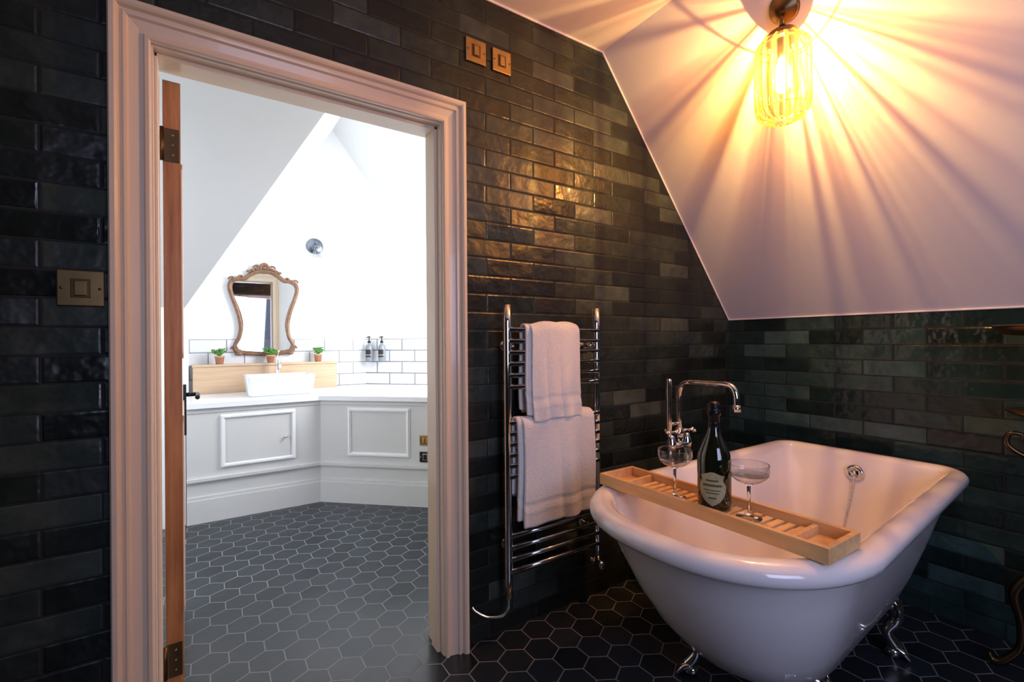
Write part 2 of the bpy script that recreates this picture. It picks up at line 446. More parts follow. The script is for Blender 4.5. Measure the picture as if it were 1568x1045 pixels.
for (x0, x1, z0, z1) in ((OX0 - 0.024, OX0 + 0.004, 0, OZ - 0.004), (OX1 - 0.004, OX1 + 0.024, 0, OZ - 0.004), (OX0 - 0.024, OX1 + 0.024, OZ - 0.004, OZ + 0.024)):
    b.add(box(x0, x1, D + 0.001, Y2 - 0.001, z0, z1), M_casing)
for (x0, x1, z0, z1) in ((OX0 + 0.004, OX0 + 0.012, 0, OZ - 0.004), (OX1 - 0.016, OX1 - 0.004, 0, OZ - 0.004), (OX0 + 0.004, OX1 - 0.004, OZ - 0.016, OZ - 0.004)):
    b.add(box(x0, x1, D + 0.03, D + 0.085, z0, z1, 0.002), M_casing)
b.done()

# door leaf, opened away into the other room (built along +Y then rotated)
b = B('door_1')
T = 0.044; W = 0.80; DH = 1.975
b.add(box(0, T, 0, 0.006, 0.008, DH), M_oak)
b.add(box(0.001, T - 0.001, 0.006, W, 0.009, DH - 0.001, 0.001), M_casing)
for zc in (0.62, 1.45):
    for x in (-0.004, T - 0.004):
        for (y0, y1, z0, z1) in ((0.13, 0.15, zc - .32, zc + .32), (W - .15, W - .13, zc - .32, zc + .32), (0.13, W - .13, zc - .32, zc - .30), (0.13, W - .13, zc + .30, zc + .32)):
            b.add(box(x, x + 0.008, y0, y1, z0, z1, 0.002), M_casing)
for zc in (0.22, 1.78):
    b.add(box(0.006, T - 0.004, -0.003, 0.001, zc - 0.05, zc + 0.05), M_brassd)
    b.add(rtube((-0.002, -0.006, zc - 0.05), (-0.002, -0.006, zc + 0.05), 0.006), M_brassd, True)
    for k in (-.03, 0, .03): b.add(ell((0.024, -0.003, zc + k), 0.004, 8, 6), M_brass, True)
x = T
b.add(box(x, x + .012, W - .08, W - .04, 0.78, 1.0, 0.002), M_black)
b.add(rtube((x, W - .06, 0.955), (x + .05, W - .06, 0.955), 0.009), M_black, True)
b.add(taper([(x + .05, W - .06, 0.955), (x + .053, W - .10, 0.957), (x + .05, W - .165, 0.95)], [.01, .008, .009]), M_black, True)
b.add(box(0.012, T - 0.012, W - 0.001, W + 0.002, 0.85, 1.02), M_brass)
dr = b.done(origin=(0, 0, 0))
dr.location = (-0.111, Y2 + 0.006, 0); dr.rotation_euler = (0, 0, math.radians(2.0))

# ------------------------------------------------------------------ bathtub
def outline(x0, x1, w, ra, rc):
    pts = []
    xa = x0 + ra
    def fix(x, dy):
        t = max(0.0, (x - 1.3) / 1.1)
        return (x, 0.828 + 0.045 * t + dy * (1 - 0.10 * t))
    for i in range(40):       # near half ellipse, from +y side round to -y side
        a = math.pi / 2 + math.pi * i / 40
        e = 2 / 2.3
        cx, sy = math.cos(a), math.sin(a)
        pts.append(fix(xa - ra * abs(cx) ** e, w * math.copysign(abs(sy) ** e, sy)))
    for i in range(12): pts.append(fix(xa + (x1 - rc - xa) * i / 12, -w))
    for i in range(10):
        a = -math.pi / 2 + math.pi / 2 * i / 10
        pts.append(fix(x1 - rc + rc * math.cos(a), -w + rc + rc * math.sin(a)))
    for i in range(8): pts.append(fix(x1, -w + rc + (2 * w - 2 * rc) * i / 8))
    for i in range(10):
        a = math.pi / 2 * i / 10
        pts.append(fix(x1 - rc + rc * math.cos(a), w - rc + rc * math.sin(a)))
    for i in range(12): pts.append(fix(x1 - rc + (xa - x1 + rc) * i / 12, w))
    return pts
RX0, RX1, RW, RRA, RRC = 0.925, 2.435, 0.396, 0.42, 0.11
def rim(o): return outline(RX0 - o, RX1 + o, RW + o, RRA + o, max(0.03, RRC + o))
rings = []
outer = [(1.46, 2.02, .10, .15, .08, .145), (1.40, 2.07, .145, .20, .10, .151), (1.315, 2.12, .19, .25, .12, .175), (1.225, 2.17, .232, .29, .13, .235), (1.145, 2.22, .266, .32, .13, .32), (1.075, 2.275, .299, .35, .13, .42), (1.02, 2.33, .326, .37, .12, .52), (.982, 2.37, .347, .39, .11, .60)]
for x0, x1, w, ra, rc, z in outer: rings.append((outline(x0, x1, w, ra, rc), z))
for o, z in ((-.04, .622), (-.022, .623), (-.008, .628), (0.001, .638), (.004, .652), (.001, .664), (-.010, .675), (-.028, .681), (-.046, .680), (-.060, .674), (-.070, .662), (-.076, .64)):
    rings.append((rim(o), z))
no = len(rings) - 5
inner = [(1.03, 2.325, .300, .37, .10, .56), (1.09, 2.27, .272, .35, .10, .45), (1.17, 2.22, .242, .32, .10, .34), (1.26, 2.17, .205, .28, .10, .265), (1.36, 2.11, .165, .22, .09, .24), (1.46, 2.04, .10, .15, .07, .233)]
for x0, x1, w, ra, rc, z in inner: rings.append((outline(x0, x1, w, ra, rc), z))
b = B('bathtub'); n = len(rings[0][0])
vs = [(x, y, z) for r, z in rings for x, y in r]
f1, f2 = [], []
for i in range(len(rings) - 1):
    tgt = f1 if i < no else f2
    for k in range(n):
        l = (k + 1) % n
        tgt.append([i * n + k, i * n + l, (i + 1) * n + l, (i + 1) * n + k])
f1.append(list(range(n))[::-1]); f2.append([(len(rings) - 1) * n + k for k in range(n)])
b.add((vs, f1 + f2), M_porc, True)
# overflow, plug chain and waste
Mo = axis_M((2.335, 0.868, 0.60), (-1, 0, 0.12))
b.add(lathe([(0.034, 0.0), (0.034, 0.008), (0.028, 0.014), (0.016, 0.014), (0.014, 0.010), (0.0001, 0.010)], 28), M_chrome, True, Mo)
b.add(lathe([(0.008, 0.010), (0.010, 0.022), (0.0001, 0.024)], 14), M_chrome, True, Mo)
ch = catmull([(2.318, .868, .585), (2.295, .868, .52), (2.262, .872, .45), (2.215, .875, .36), (2.15, .875, .28), (2.08, .87, .252), (2.00, .86, .243)], 10)
for p in ch: b.add(ell(p, 0.0042, 8, 6), M_chrome, True)
b.add(lathe([(0.03, 0), (0.03, .012), (0.0001, .014)], 20, (1.96, .855, .234)), M_chrome, True)
# lion-paw feet
for (fx, fy, s, ex) in ((1.45, 0.665, -1, -0.4), (1.43, 1.00, 1, -0.5), (2.10, 0.695, -1, 0.7), (2.10, 1.04, 1, 0.7)):
    d = Vector((ex, s, 0)).normalized(); q = d.cross(Vector((0, 0, 1)))
    c = Vector((fx, fy, 0))
    b.add(taper([c + d * 0.010 + Vector((0, 0, .245)), c + d * .035 + Vector((0, 0, .20)), c + d * .038 + Vector((0, 0, .14)), c + d * .012 + Vector((0, 0, .09)), c + d * .04 + Vector((0, 0, .036))], [.012, .026, .022, .016, .024]), M_chrome, True)
    b.add(ell(c + d * .02 + Vector((0, 0, .205)), (.034, .034, .034)), M_chrome, True)
    b.add(ell(c + d * .03 + Vector((0, 0, .022)), (.026, .026, .0215)), M_chrome, True)
    for k in (-1.5, -.5, .5, 1.5):
        b.add(taper([c + d * .03 + q * k * .011 + Vector((0, 0, .042)), c + d * .055 + q * k * .016 + Vector((0, 0, .030)), c + d * .072 + q * k * .018 + Vector((0, 0, .009))], [.008, .010, .006], 5, 8), M_chrome, True)
    for k in (-1, 1):
        b.add(taper([c + d * .02 + q * k * .04 + Vector((0, 0, .225)), c + d * .035 + q * k * .044 + Vector((0, 0, .19)), c + d * .035 + q * k * .02 + Vector((0, 0, .15))], [.005, .009, .006], 5, 8), M_chrome, True)
b.done()

# ------------------------------------------------------------------ bath caddy
b = B('bath_caddy')
cx0, cx1, cy0, cy1, cz0 = 1.130, 1.292, 0.470, 1.180, 0.6835
for x in (cx0, cx1 - .014): b.add(box(x, x + .014, cy0, cy1, cz0, cz0 + .038, .002), M_bamboo)
for y in (cy0, cy1 - .014): b.add(box(cx0 + .014, cx1 - .014, y, y + .014, cz0, cz0 + .038, .002), M_bamboo)
for y0, y1 in ((cy0 + .085, cy0 + .097), (cy1 - .105, cy1 - .093)): b.add(box(cx0 + .014, cx1 - .014, y0, y1, cz0, cz0 + .03, .002), M_bamboo)
b.add(box(cx0 + .014, cx1 - .014, cy0 + .014, cy0 + .085, cz0 + .001, cz0 + .009), M_bamboo)
b.add(box(cx0 + .014, cx1 - .014, cy1 - .093, cy1 - .014, cz0 + .001, cz0 + .009), M_bamboo)
y = cy0 + .108
while y < cy1 - .12:
    b.add(box(cx0 + .014, cx1 - .014, y, y + .018, cz0 + .006, cz0 + .015, .002), M_bamboo); y += .029
b.add(box(cx0 + .06, cx0 + .09, cy0 + .09, cy1 - .1, cz0 + .001, cz0 + .006), M_bamboo)
b.done()
SZ = cz0 + .0155

# bottle
b = B('champagne_bottle')
bp = [(0.0001, 0.004), (0.030, 0.0), (0.043, 0.002), (0.0455, 0.008), (0.0455, 0.135), (0.043, 0.155), (0.034, 0.180), (0.022, 0.205), (0.0165, 0.225), (0.0145, 0.245)]
b.add(openlathe(bp, 40, (1.215, 0.80, SZ)), M_bottle, True)
fp = [(0.0165, .222), (0.0158, .235), (0.0152, .262), (0.0185, .265), (0.0190, .277), (0.0165, .280), (0.0175, .288), (0.0165, .298), (0.010, .303), (0.0001, .304)]
b.add(openlathe(fp, 32, (1.215, 0.80, SZ)), M_foil, True)
def patch(c, r, a0, da, zz, na=16):
    vs, fs = [], []; m = len(zz)
    for i in range(na + 1):
        u = -1 + 2 * i / na
        for (z, hw) in zz:
            a = a0 + u * da * hw; vs.append((c[0] + r * math.cos(a), c[1] + r * math.sin(a), c[2] + z))
    for i in range(na):
        for k in range(m - 1): fs.append([i * m + k, (i + 1) * m + k, (i + 1) * m + k + 1, i * m + k + 1])
    return vs, fs
aim = math.atan2(-0.80, -1.215) - 0.12
shield = [(0.016, .04), (0.022, .30), (0.030, .58), (0.042, .82), (0.056, .96), (0.072, 1.0), (0.080, .86), (0.086, .74), (0.094, .80), (0.100, .86), (0.104, .5), (0.110, .12)]
b.add(patch((1.215, 0.80, SZ), 0.0460, aim, 0.85, shield), M_label, True)
for z, h, w in ((0.084, .005, .45), (0.070, .006, .7), (0.058, .003, .6), (0.050, .003, .5), (0.036, .004, .3)):
    b.add(patch((1.215, 0.80, SZ), 0.0463, aim, 0.8, [(z, w), (z + h, w)], 8), M_ink, True)
b.done()
# coupes
def coupe(x, y):
    b = B('coupe_glass')
    b.add(openlathe([(0.0001, 0.0), (0.030, 0.0005), (0.032, 0.003), (0.014, 0.006), (0.005, 0.012), (0.004, 0.05), (0.005, 0.085), (0.010, 0.092), (.0001, .094)], 40, (x, y, SZ)), M_crystal, True)
    b.add(openlathe([(0.006, 0.093), (0.020, 0.096), (0.034, 0.102), (0.045, 0.112), (0.051, 0.128), (0.050, 0.146)], 48, (x, y, SZ)), M_glass, True)
    b.add(openlathe([(0.0001, 0.118), (0.0475, 0.118), (0.050, .119)], 40, (x, y, SZ)), M_glass, True)
    b.add(tube([(x + .050 * math.cos(t), y + .050 * math.sin(t), SZ + .146) for t in [i * math.pi / 24 for i in range(48)]], .0010, 6, True), M_glass, True)
    b.done()
coupe(1.190, 0.915); coupe(1.215, 0.698)

# ------------------------------------------------------------------ freestanding tap
b = B('freestanding_bath_tap')
tx, ty = 1.80, 1.36
zt = 0.70
for dx in (-0.055, 0.055):
    b.add(rtube((tx + dx, ty, 0), (tx + dx, ty, zt - .04), 0.013, 16), M_chrome, True)
    b.add(lathe([(0.04, 0), (0.04, .006), (.03, .014), (.014, .018)], 24, (tx + dx, ty, 0)), M_chrome, True)
    b.add(lathe([(0.013, 0), (0.022, .01), (0.024, .04), (.022, .07), (.016, .085), (.012, .10), (.0001, .102)], 24, (tx + dx, ty, zt - .05)), M_chrome, True)
    cc = Vector((tx + dx, ty - .005, zt + .065))
    b.add(rtube(cc - Vector((.034, 0, 0)), cc + Vector((.034, 0, 0)), .006), M_chrome, True)
    b.add(rtube(cc - Vector((0, .034, 0)), cc + Vector((0, .034, 0)), .006), M_chrome, True)
    for e in ((.036, 0, 0), (-.036, 0, 0), (0, .036, 0), (0, -.036, 0)): b.add(ell(cc + Vector(e), .009, 10, 8), M_chrome, True)
b.add(rtube((tx - .07, ty, zt - .005), (tx + .07, ty, zt - .005), .020, 18), M_chrome, True)
b.add(tube(catmull([(tx, ty, zt), (tx, ty, .80), (tx, ty, .92), (tx, ty - .015, .972), (tx, ty - .055, .988), (tx, ty - .14, .992), (tx, ty - .23, .992), (tx, ty - .262, .980), (tx, ty - .275, .95), (tx, ty - .277, .90)], 8), .0125, 16), M_chrome, True)
b.add(rtube((tx, ty - .277, .912), (tx, ty - .277, .885), .017, 16), M_chrome, True)
b.add(lathe([(.016, 0), (.019, .02), (.019, .05), (.014, .06)], 20, (tx, ty, zt + .02)), M_chrome, True)
b.add(rtube((tx, ty, .80), (tx - .07, ty, .80), .008), M_chrome, True)
b.add(taper([(tx - .07, ty, .74), (tx - .07, ty, .80), (tx - .07, ty, .90), (tx - .07, ty, .97), (tx - .07, ty, 1.005)], [.009, .013, .012, .014, .013], 6, 14), M_chrome, True)
b.add(tube(catmull([(tx - .07, ty, .745), (tx - .075, ty - .01, .66), (tx - .10, ty - .02, .50), (tx - .09, ty - .02, .36), (tx - .05, ty - .01, .32), (tx - .02, ty - .01, .42), (tx - .01, ty - .004, .60), (tx, ty, .69)], 8), .007, 10), M_chrome, True)
b.done()

# ------------------------------------------------------------------ towel radiator
b = B('towel_radiator')
rx0, rx1, ry, rz0, rz1 = 0.975, 1.446, 1.525, 0.235, 1.268
DW = D - .0005
for x in (rx0, rx1):
    b.add(taper([(x, ry, rz0), (x, ry, rz0 + .02), (x, ry, rz1 - .02), (x, ry, rz1)], [.015, .0165, .0165, .014], 4, 18), M_chrome, True)
zs = [1.225 - i * .045 for i in range(6)] + [.86 - i * .042 for i in range(6)] + [.42 - i * .046 for i in range(4)]
for z in zs: b.add(rtube((rx0, ry - .010, z), (rx1, ry - .010, z), .0095, 14), M_chrome, True)
for x in (rx0 + .03, rx1 - .03):
    for z in (1.16, .36):
        b.add(rtube((x, ry, z), (x, DW, z), .008), M_chrome, True); b.add(rtube((x, DW - .006, z), (x, DW, z), .02, 20), M_chrome, True)
b.add(tube(catmull([(rx0, ry, rz0 + .01), (rx0, ry, .17), (rx0 - .004, ry, .135), (rx0 - .03, ry + .005, .115), (rx0 - .08, ry + .03, .115), (rx0 - .115, D - .02, .135), (rx0 - .125, D - .008, .15)], 8), .006, 12), M_chrome, True)
b.add(rtube((rx0, ry, rz0 + .01), (rx0, ry, rz0 - .04), .011), M_chrome, True)
b.add(rtube((rx1, ry, rz0 + .01), (rx1, ry, rz0 - .05), .011), M_chrome, True)
b.add(rtube((rx1 - .01, ry, rz0 - .04), (rx1 - .01, DW, rz0 - .04), .010), M_chrome, True)
b.add(lathe([(.012, 0), (.018, .008), (.018, .035), (.014, .045), (.0001, .046)], 20), M_chrome, True, axis_M((rx1 - .01, ry, rz0 - .04), (0, -1, 0)))
b.done()

def towel(x0, x1, ybar, ztop, zf_, zb, amp, seed, layers=1):
    rnd = random.Random(seed); ph = [rnd.uniform(0, 6.28) for _ in range(6)]
    nx, ns = 60, 110; b = B('bath_towel')
    for ly in range(layers):
        rr = .019 + .015 * (layers - 1 - ly)
        xo0 = x0 - .010 * ly * 2; xo1 = x1 - .012 * ly
        lf = ztop - zf_ - .012 * ly; lb = ztop - zb
        tot = lb + math.pi * rr + lf; vs = []; fs = []
        for j in range(ns + 1):
            s = tot * j / ns
            if s < lb: y, z, hang = ybar + rr, ztop - rr - lb + s + 0, (lb - s) / lb
            elif s < lb + math.pi * rr:
                a = (s - lb) / rr; y, z, hang = ybar + rr * math.cos(a), ztop - rr + rr * math.sin(a), 0
            else: y, z, hang = ybar - rr, ztop - rr - (s - lb - math.pi * rr), (s - lb - math.pi * rr) / lf
            front = s > lb
            for i in range(nx + 1):
                u = i / nx; xx = xo0 + (xo1 - xo0) * u
                w = amp * hang * (math.sin(u * 9 + ph[0]) + .6 * math.sin(u * 17 + ph[1] + z * 5))
                sag = .005 * math.sin(u * 5 + ph[2]) + .003 * math.sin(u * 13 + ph[4])
                yy = y - (abs(w) + .35 * w if front else -abs(w) * .2)
                ed = (hang * .010 * math.sin(z * 9 + ph[3]))
                band = 0
                if front:
                    q = (1 - hang) * lf
                    for c in (.055, .07, .10): band += .003 * math.exp(-((q - c) / .004) ** 2)
                    if q < .10 and q > .07: band -= .002
                bulge = -.008 * math.sin(math.pi * u) * (1 if front else 0)
                vs.append((xx + ed + .02 * hang * (1 if front else 0) * (0.6 if u > .5 else .3), yy - band + bulge, z + sag - (.004 * u * hang)))
        for j in range(ns):
            for i in range(nx):
                k = j * (nx + 1) + i; fs.append([k, k + 1, k + nx + 2, k + nx + 1])
        b.add((vs, fs), M_towel, True)
    o = b.done()
    m = o.modifiers.new('thick', 'SOLIDIFY'); m.thickness = .010; m.offset = 0
    return o
towel(1.062, 1.305, ry - .010, 1.250, 0.900, 0.93, .007, 1, 2)
towel(1.020, 1.385, ry - .010, 0.885, 0.495, 0.60, .009, 7, 2)

# ------------------------------------------------------------------ switches
def switch(name, c, w, h, rocker=1, M=None):
    b = B(name); M = M or Matrix.Translation(Vector(c))
    b.add(box(-w / 2, w / 2, -.008, 0, -h / 2, h / 2, .003), M_brass, False, M)
    b.add(box(-w * .17 * rocker - .004, w * .17 * rocker + .004, -.0095, -.006, -.024, .024, .001), M_brassd, False, M)
    for k in range(rocker):
        x = (k - (rocker - 1) / 2) * w * .3
        b.add(box(x - w * .13, x + w * .13, -.014, -.008, -.019, .019, .002), M_brass, False, M)
    for s in (-1, 1):
        b.add(lathe([(.0035, 0), (.003, .0015), (.0001, .0015)], 10), M_brassd, True, M @ axis_M((s * w * .4, -.008, 0), (0, -1, 0)))
    return b.done()
switch('light_switch', (.884, D, 2.316), .09, .092)
switch('light_switch', (1.003, D, 2.314), .088, .092)
switch('light_switch', (-.271, D, 1.322), .092, .092, 1)

# ------------------------------------------------------------------ pendant
lx, ly_, lz = 1.722, .846, 2.357
ax = lx - .018
M_jar = thin_glass('glow_tinted_jar_glass', (1.0, 0.93, 0.82), 0.9, flute=(ax, ly_))  # clear jar, tinted amber to carry the lamp's golden glow
b = B('pendant_lamp')
nrm = Vector((-.776, 0, -.631))
b.add(lathe([(.050, 0), (.050, .008), (.044, .016), (.028, .022), (.018, .034), (.0001, .036)], 32), M_brassd, True, axis_M((lx, ly_, lz), nrm))
b.add(rtube((lx - .018, ly_, lz - .02), (lx - .018, ly_, 2.29), .005), M_brassd, True)
b.add(tube([Vector((lx - .018 + .012 * math.cos(a), ly_, 2.298 + .014 * math.sin(a))) for a in [i * math.pi / 8 for i in range(16)]], .003, 8, True), M_brassd, True)
b.add(lathe([(.0001, 2.292), (.010, 2.290), (.014, 2.278), (.030, 2.268), (.046, 2.262), (.052, 2.254), (.052, 2.236), (.046, 2.234), (.0001, 2.236)], 32, (ax, ly_, 0)), M_brassd, True)
b.add(lathe([(.016, 2.236), (.018, 2.20), (.015, 2.175), (.0001, 2.175)], 20, (ax, ly_, 0)), M_brassd, True)
jp = [(.050, 2.242), (.068, 2.234), (.082, 2.215), (.087, 2.19), (.087, 2.02), (.082, 1.985), (.066, 1.962), (.040, 1.952), (.0001, 1.950)]
segs = 112; vs = []; fs = []; nj = len(jp)
for i in range(segs):
    a = 2 * math.pi * i / segs; k = 1 + .045 * abs(math.cos(a * 8))
    for r, z in jp: vs.append((ax + r * k * math.cos(a), ly_ + r * k * math.sin(a), z))
for i in range(segs):
    j = (i + 1) % segs
    for k in range(nj - 1): fs.append([i * nj + k, j * nj + k, j * nj + k + 1, i * nj + k + 1])
b.add((vs, fs), M_jar, True)
for i in range(16):
    a = 2 * math.pi * (i + .5) / 16
    b.add(tube(catmull([(ax + r * .995 * math.cos(a), ly_ + r * .995 * math.sin(a), z) for r, z in jp[:-1]], 3), .0018 if i % 2 else .0028, 6), M_ribg, True)
for r, z in ((.084, 1.988), (.042, 1.952), (.084, 2.208)):
    b.add(tube([(ax + r * math.cos(t), ly_ + r * math.sin(t), z) for t in [i * math.pi / 20 for i in range(40)]], .0025, 6, True), M_ribg, True)
b.add(openlathe([(.012, 2.18), (.014, 2.16), (.026, 2.13), (.031, 2.10), (.027, 2.07), (.014, 2.055), (.0001, 2.052)], 24, (ax, ly_, 0)), M_bulb, True)
fil = []
for i in range(9):
    a = i * math.pi / 4; fil.append((ax + .012 * math.cos(a), ly_ + .012 * math.sin(a), 2.085 if i % 2 else 2.145))
b.add(tube(fil, .0012, 6), M_fil, True)
b.done()
def light(kind, name, loc, energy, col, **kw):
    l = bpy.data.lights.new(name, kind); l.energy = energy; l.color = col
    for k, v in kw.items(): setattr(l, k, v)
    o = bpy.data.objects.new(name, l); o.location = loc; sc.collection.objects.link(o); return o
light('POINT', 'pendant_bulb_light', (ax, ly_, 2.112), 88, (1.0, .51, .16), shadow_soft_size=.003)
def aim_at(o, t):
    o.rotation_euler = (Vector(t) - o.location).to_track_quat('-Z', 'Y').to_euler()
o = light('AREA', 'rear_cool_fill', (.5, YR + .03, 1.5), 28, (.62, .67, 1.0), shape='RECTANGLE', size=1.1, size_y=1.1); aim_at(o, (2.2, 1.0, 1.25))  # cool fill added behind the camera, in front of the unseen window
o = light('AREA', 'vanity_daylight_right', (1.85, 2.95, 1.9), 62, (.95, .97, 1.0), shape='RECTANGLE', size=.6, size_y=1.0); aim_at(o, (.3, 4.3, 1.5))
o = light('AREA', 'vanity_daylight_left', (-1.2, 2.7, 1.4), 24, (.88, .94, 1.0), shape='RECTANGLE', size=.9, size_y=1.2); aim_at(o, (.9, 3.3, .8))

# ------------------------------------------------------------------ vanity unit
b = B('vanity_unit')
V0 = Vector((.696, 3.671, 0)); dv = Vector((.736, -.677, 0)); dn = Vector((-.677, -.736, 0))
VE = V0 + dv * 1.22
body = [(-.122, 3.671), (V0.x, V0.y), (VE.x, VE.y), (2.19, 3.44), (1.24, 4.39), (-.122, 4.39)]
b.add(prism(body, 0, .752), M_vanity)
def offs(o): return [(-.122, 3.671 - o), (V0.x - .41 * o, V0.y - o), (VE.x - .677 * o, VE.y - .736 * o), (VE.x + .1, VE.y + .1), (1.0, 3.9), (-.122, 3.9)]
b.add(prism(offs(.016), 0, .15), M_vanity); b.add(prism(offs(.010), .15, .172), M_vanity)
b.add(prism(offs(.018), .272, .292), M_vanity); b.add(prism(offs(.010), .262, .272), M_vanity); b.add(prism(offs(.006), .720, .752), M_vanity)
top = [(-.124, 3.645), (V0.x - .012, 3.645), (VE.x - .02, VE.y - .02), (2.2, 3.45), (1.238, 4.40), (-.124, 4.405)]
b.add(prism(top, .752, .785), M_counter)
def face_M(o, d, nn): return Matrix.Translation(o) @ Matrix((d, -nn, Vector((0, 0, 1)))).transposed().to_4x4()
ML = face_M(Vector((0, 3.671, 0)), Vector((1, 0, 0)), Vector((0, -1, 0)))
MD = face_M(V0, dv, dn)
def pframe(M, s0, s1, z0, z1):
    for w, d in ((.028, .007), (.012, .015)):
        o = (.028 - w) / 2
        for (a0, a1, c0, c1) in ((s0 + o, s0 + o + w, z0 + o, z1 - o), (s1 - o - w, s1 - o, z0 + o, z1 - o), (s0 + o + w, s1 - o - w, z0 + o, z0 + o + w), (s0 + o + w, s1 - o - w, z1 - o - w, z1 - o)):
            b.add(box(a0, a1, -d, .002, c0, c1), M_white, False, M)
pframe(ML, .067, .526, .345, .70); pframe(MD, .22, .70, .345, .70)
b.add(box(.095, .498, -.003, .002, .375, .67, .001), M_vanity, False, ML)
b.add(lathe([(.009, 0), (.008, .012), (.012, .018), (.0001, .022)], 14), M_chrome, True, axis_M((.462, 3.668, .51), (0, -1, 0)))
b.done()
switch('wall_socket', (0, 0, 0), .085, .075, 2, MD @ Matrix.Translation((.815, 0, .475)))
o = switch('wall_thermostat', (0, 0, 0), .085, .075, 1, MD @ Matrix.Translation((.815, 0, .355)))
for i in range(len(o.data.materials)): o.data.materials[i] = M_black if i != 1 else M_chrome
b = B('display_ledge'); b.add(box(-.10, .955, 4.305, 4.409, .786, .995, .001), M_oakl); b.add(box(-.105, .96, 4.297, 4.409, .995, 1.012, .002), M_oakl); b.done()

# basin
b = B('vessel_basin')
x0, x1, y0, y1, z0, z1 = .225, .695, 3.83, 4.15, .786, .935
def rr(x0, x1, y0, y1, r, z, k=6):
    pts = []
    for cx, cy, a0 in ((x1 - r, y1 - r, 0), (x0 + r, y1 - r, 90), (x0 + r, y0 + r, 180), (x1 - r, y0 + r, 270)):
        for i in range(k + 1):
            a = math.radians(a0 + 90 * i / k); pts.append((cx + r * math.cos(a), cy + r * math.sin(a), z))
    return pts
lv = [rr(x0 + .03, x1 - .03, y0 + .02, y1 - .02, .02, z0), rr(x0 + .018, x1 - .018, y0 + .012, y1 - .012, .025, z0 + .01), rr(x0, x1, y0, y1, .03, z1 - .004), rr(x0 + .004, x1 - .004, y0 + .004, y1 - .004, .028, z1),
      rr(x0 + .014, x1 - .014, y0 + .014, y1 - .014, .022, z1), rr(x0 + .018, x1 - .018, y0 + .018, y1 - .018, .02, z1 - .006), rr(x0 + .04, x1 - .04, y0 + .04, y1 - .04, .02, z0 + .04), rr(x0 + .08, x1 - .08, y0 + .08, y1 - .08, .02, z0 + .03)]
n = len(lv[0]); vs = [p for r in lv for p in r]; fs = [list(range(n))[::-1], [(len(lv) - 1) * n + k for k in range(n)]]
for i in range(len(lv) - 1):
    for k in range(n): fs.append([i * n + k, i * n + (k + 1) % n, (i + 1) * n + (k + 1) % n, (i + 1) * n + k])
b.add((vs, fs), M_basin, False); b.done()
b = B('basin_tap')
fx, fy = .475, 4.215
b.add(lathe([(.028, .786), (.028, .792), (.018, .80), (.017, 1.02), (.020, 1.03), (.020, 1.05), (.0001, 1.055)], 20, (fx, fy, 0)), M_chrome, True)
b.add(tube(catmull([(fx, fy, .99), (fx, fy - .05, 1.005), (fx, fy - .12, 1.0), (fx, fy - .14, .975)], 6), .012, 12), M_chrome, True)
b.add(taper([(fx, fy, 1.05), (fx, fy + .01, 1.075), (fx, fy - .03, 1.10), (fx, fy - .06, 1.112)], [.008, .006, .006, .008], 5, 8), M_chrome, True)
b.done()

# plants
def plant(x, y, z, seed):
    r = random.Random(seed); b = B('potted_plant')
    b.add(lathe([(.026, 0), (.032, .052), (.035, .052), (.035, .066), (.031, .066), (.030, .058), (.0001, .058)], 24, (x, y, z)), M_terra, True)
    b.add(lathe([(.030, .058), (.0001, .062)], 16, (x, y, z)), M_soil)
    for i in range(60):
        a = r.uniform(0, 6.28); rad = r.uniform(.0, .050); hh = r.uniform(.02, .062); c = Vector((x, y, z + .06))
        tip = c + Vector((rad * math.cos(a), rad * .5 * math.sin(a), hh)); w = .007
        s = Vector((-math.sin(a), math.cos(a), 0)) * w; m = c.lerp(tip, .6) + Vector((0, 0, .012))
        b.add(([c, m + s, tip, m - s], [[0, 1, 2], [0, 2, 3]]), M_leaf)
        b.add(ell(tip, (.008, .006, .005), 6, 4), M_leaf, True)
    b.done()
plant(.075, 4.334, 1.0125, 1); plant(.435, 4.334, 1.0125, 2); plant(.805, 4.334, 1.0125, 3)

# ornate mirror
b = B('ornate_mirror')
mc = Vector((.398, 4.394, 1.055))
half = [(.055, .718), (.105, .690), (.150, .655), (.200, .650), (.240, .625), (.250, .575), (.232, .50), (.205, .42), (.182, .33), (.172, .25), (.185, .17), (.212, .115), (.215, .07), (.17, .045), (.09, .035)]
full = [(0, .722)] + half + [(0, .028)] + [(-x, z) for x, z in half[::-1]]
cl = catmull([(mc.x + x, mc.y, mc.z + z) for x, z in full], 6, True)
b.add(tube(cl, .016, 10, True), M_gilt, True)
cc = Vector((mc.x, mc.y, mc.z + .38))
inn = [p + (cc - p).normalized() * .015 for p in cl]
b.add(tube([p + Vector((0, -.008, 0)) for p in inn], .006, 8, True), M_gilt, True)
b.add(([p for p in cl] + [p + Vector((0, .012, 0)) for p in cl], [list(range(len(cl))), [len(cl) + k for k in range(len(cl))][::-1]]), M_gilt)
b.add(([p + Vector((0, -.004, 0)) for p in inn], [list(range(len(inn)))]), M_mirror)
def orn(x, z, s, flip=1):
    c = mc + Vector((x, -.008, z))
    pts = [c + Vector((flip * s * (.9 - .11 * i) * math.cos(i * .75), 0, s * (.9 - .11 * i) * math.sin(i * .75))) for i in range(8)]
    b.add(tube(catmull(pts, 4), lerp_radii([.006, .010, .007], 29), 8), M_gilt, True)
for s in (-1, 1):
    orn(s * .055, .745, .032, s); orn(s * .232, .64, .030, s); orn(s * .215, .075, .034, s); orn(s * .175, .66, .022, -s)
    for k in range(4): b.add(ell(mc + Vector((s * (.03 + k * .028), -.010, .752 - k * .012)), (.018, .010, .012), 10, 6), M_gilt, True)
    b.add(ell(mc + Vector((s * .19, -.008, .035)), (.03, .012, .014), 10, 6), M_gilt, True)
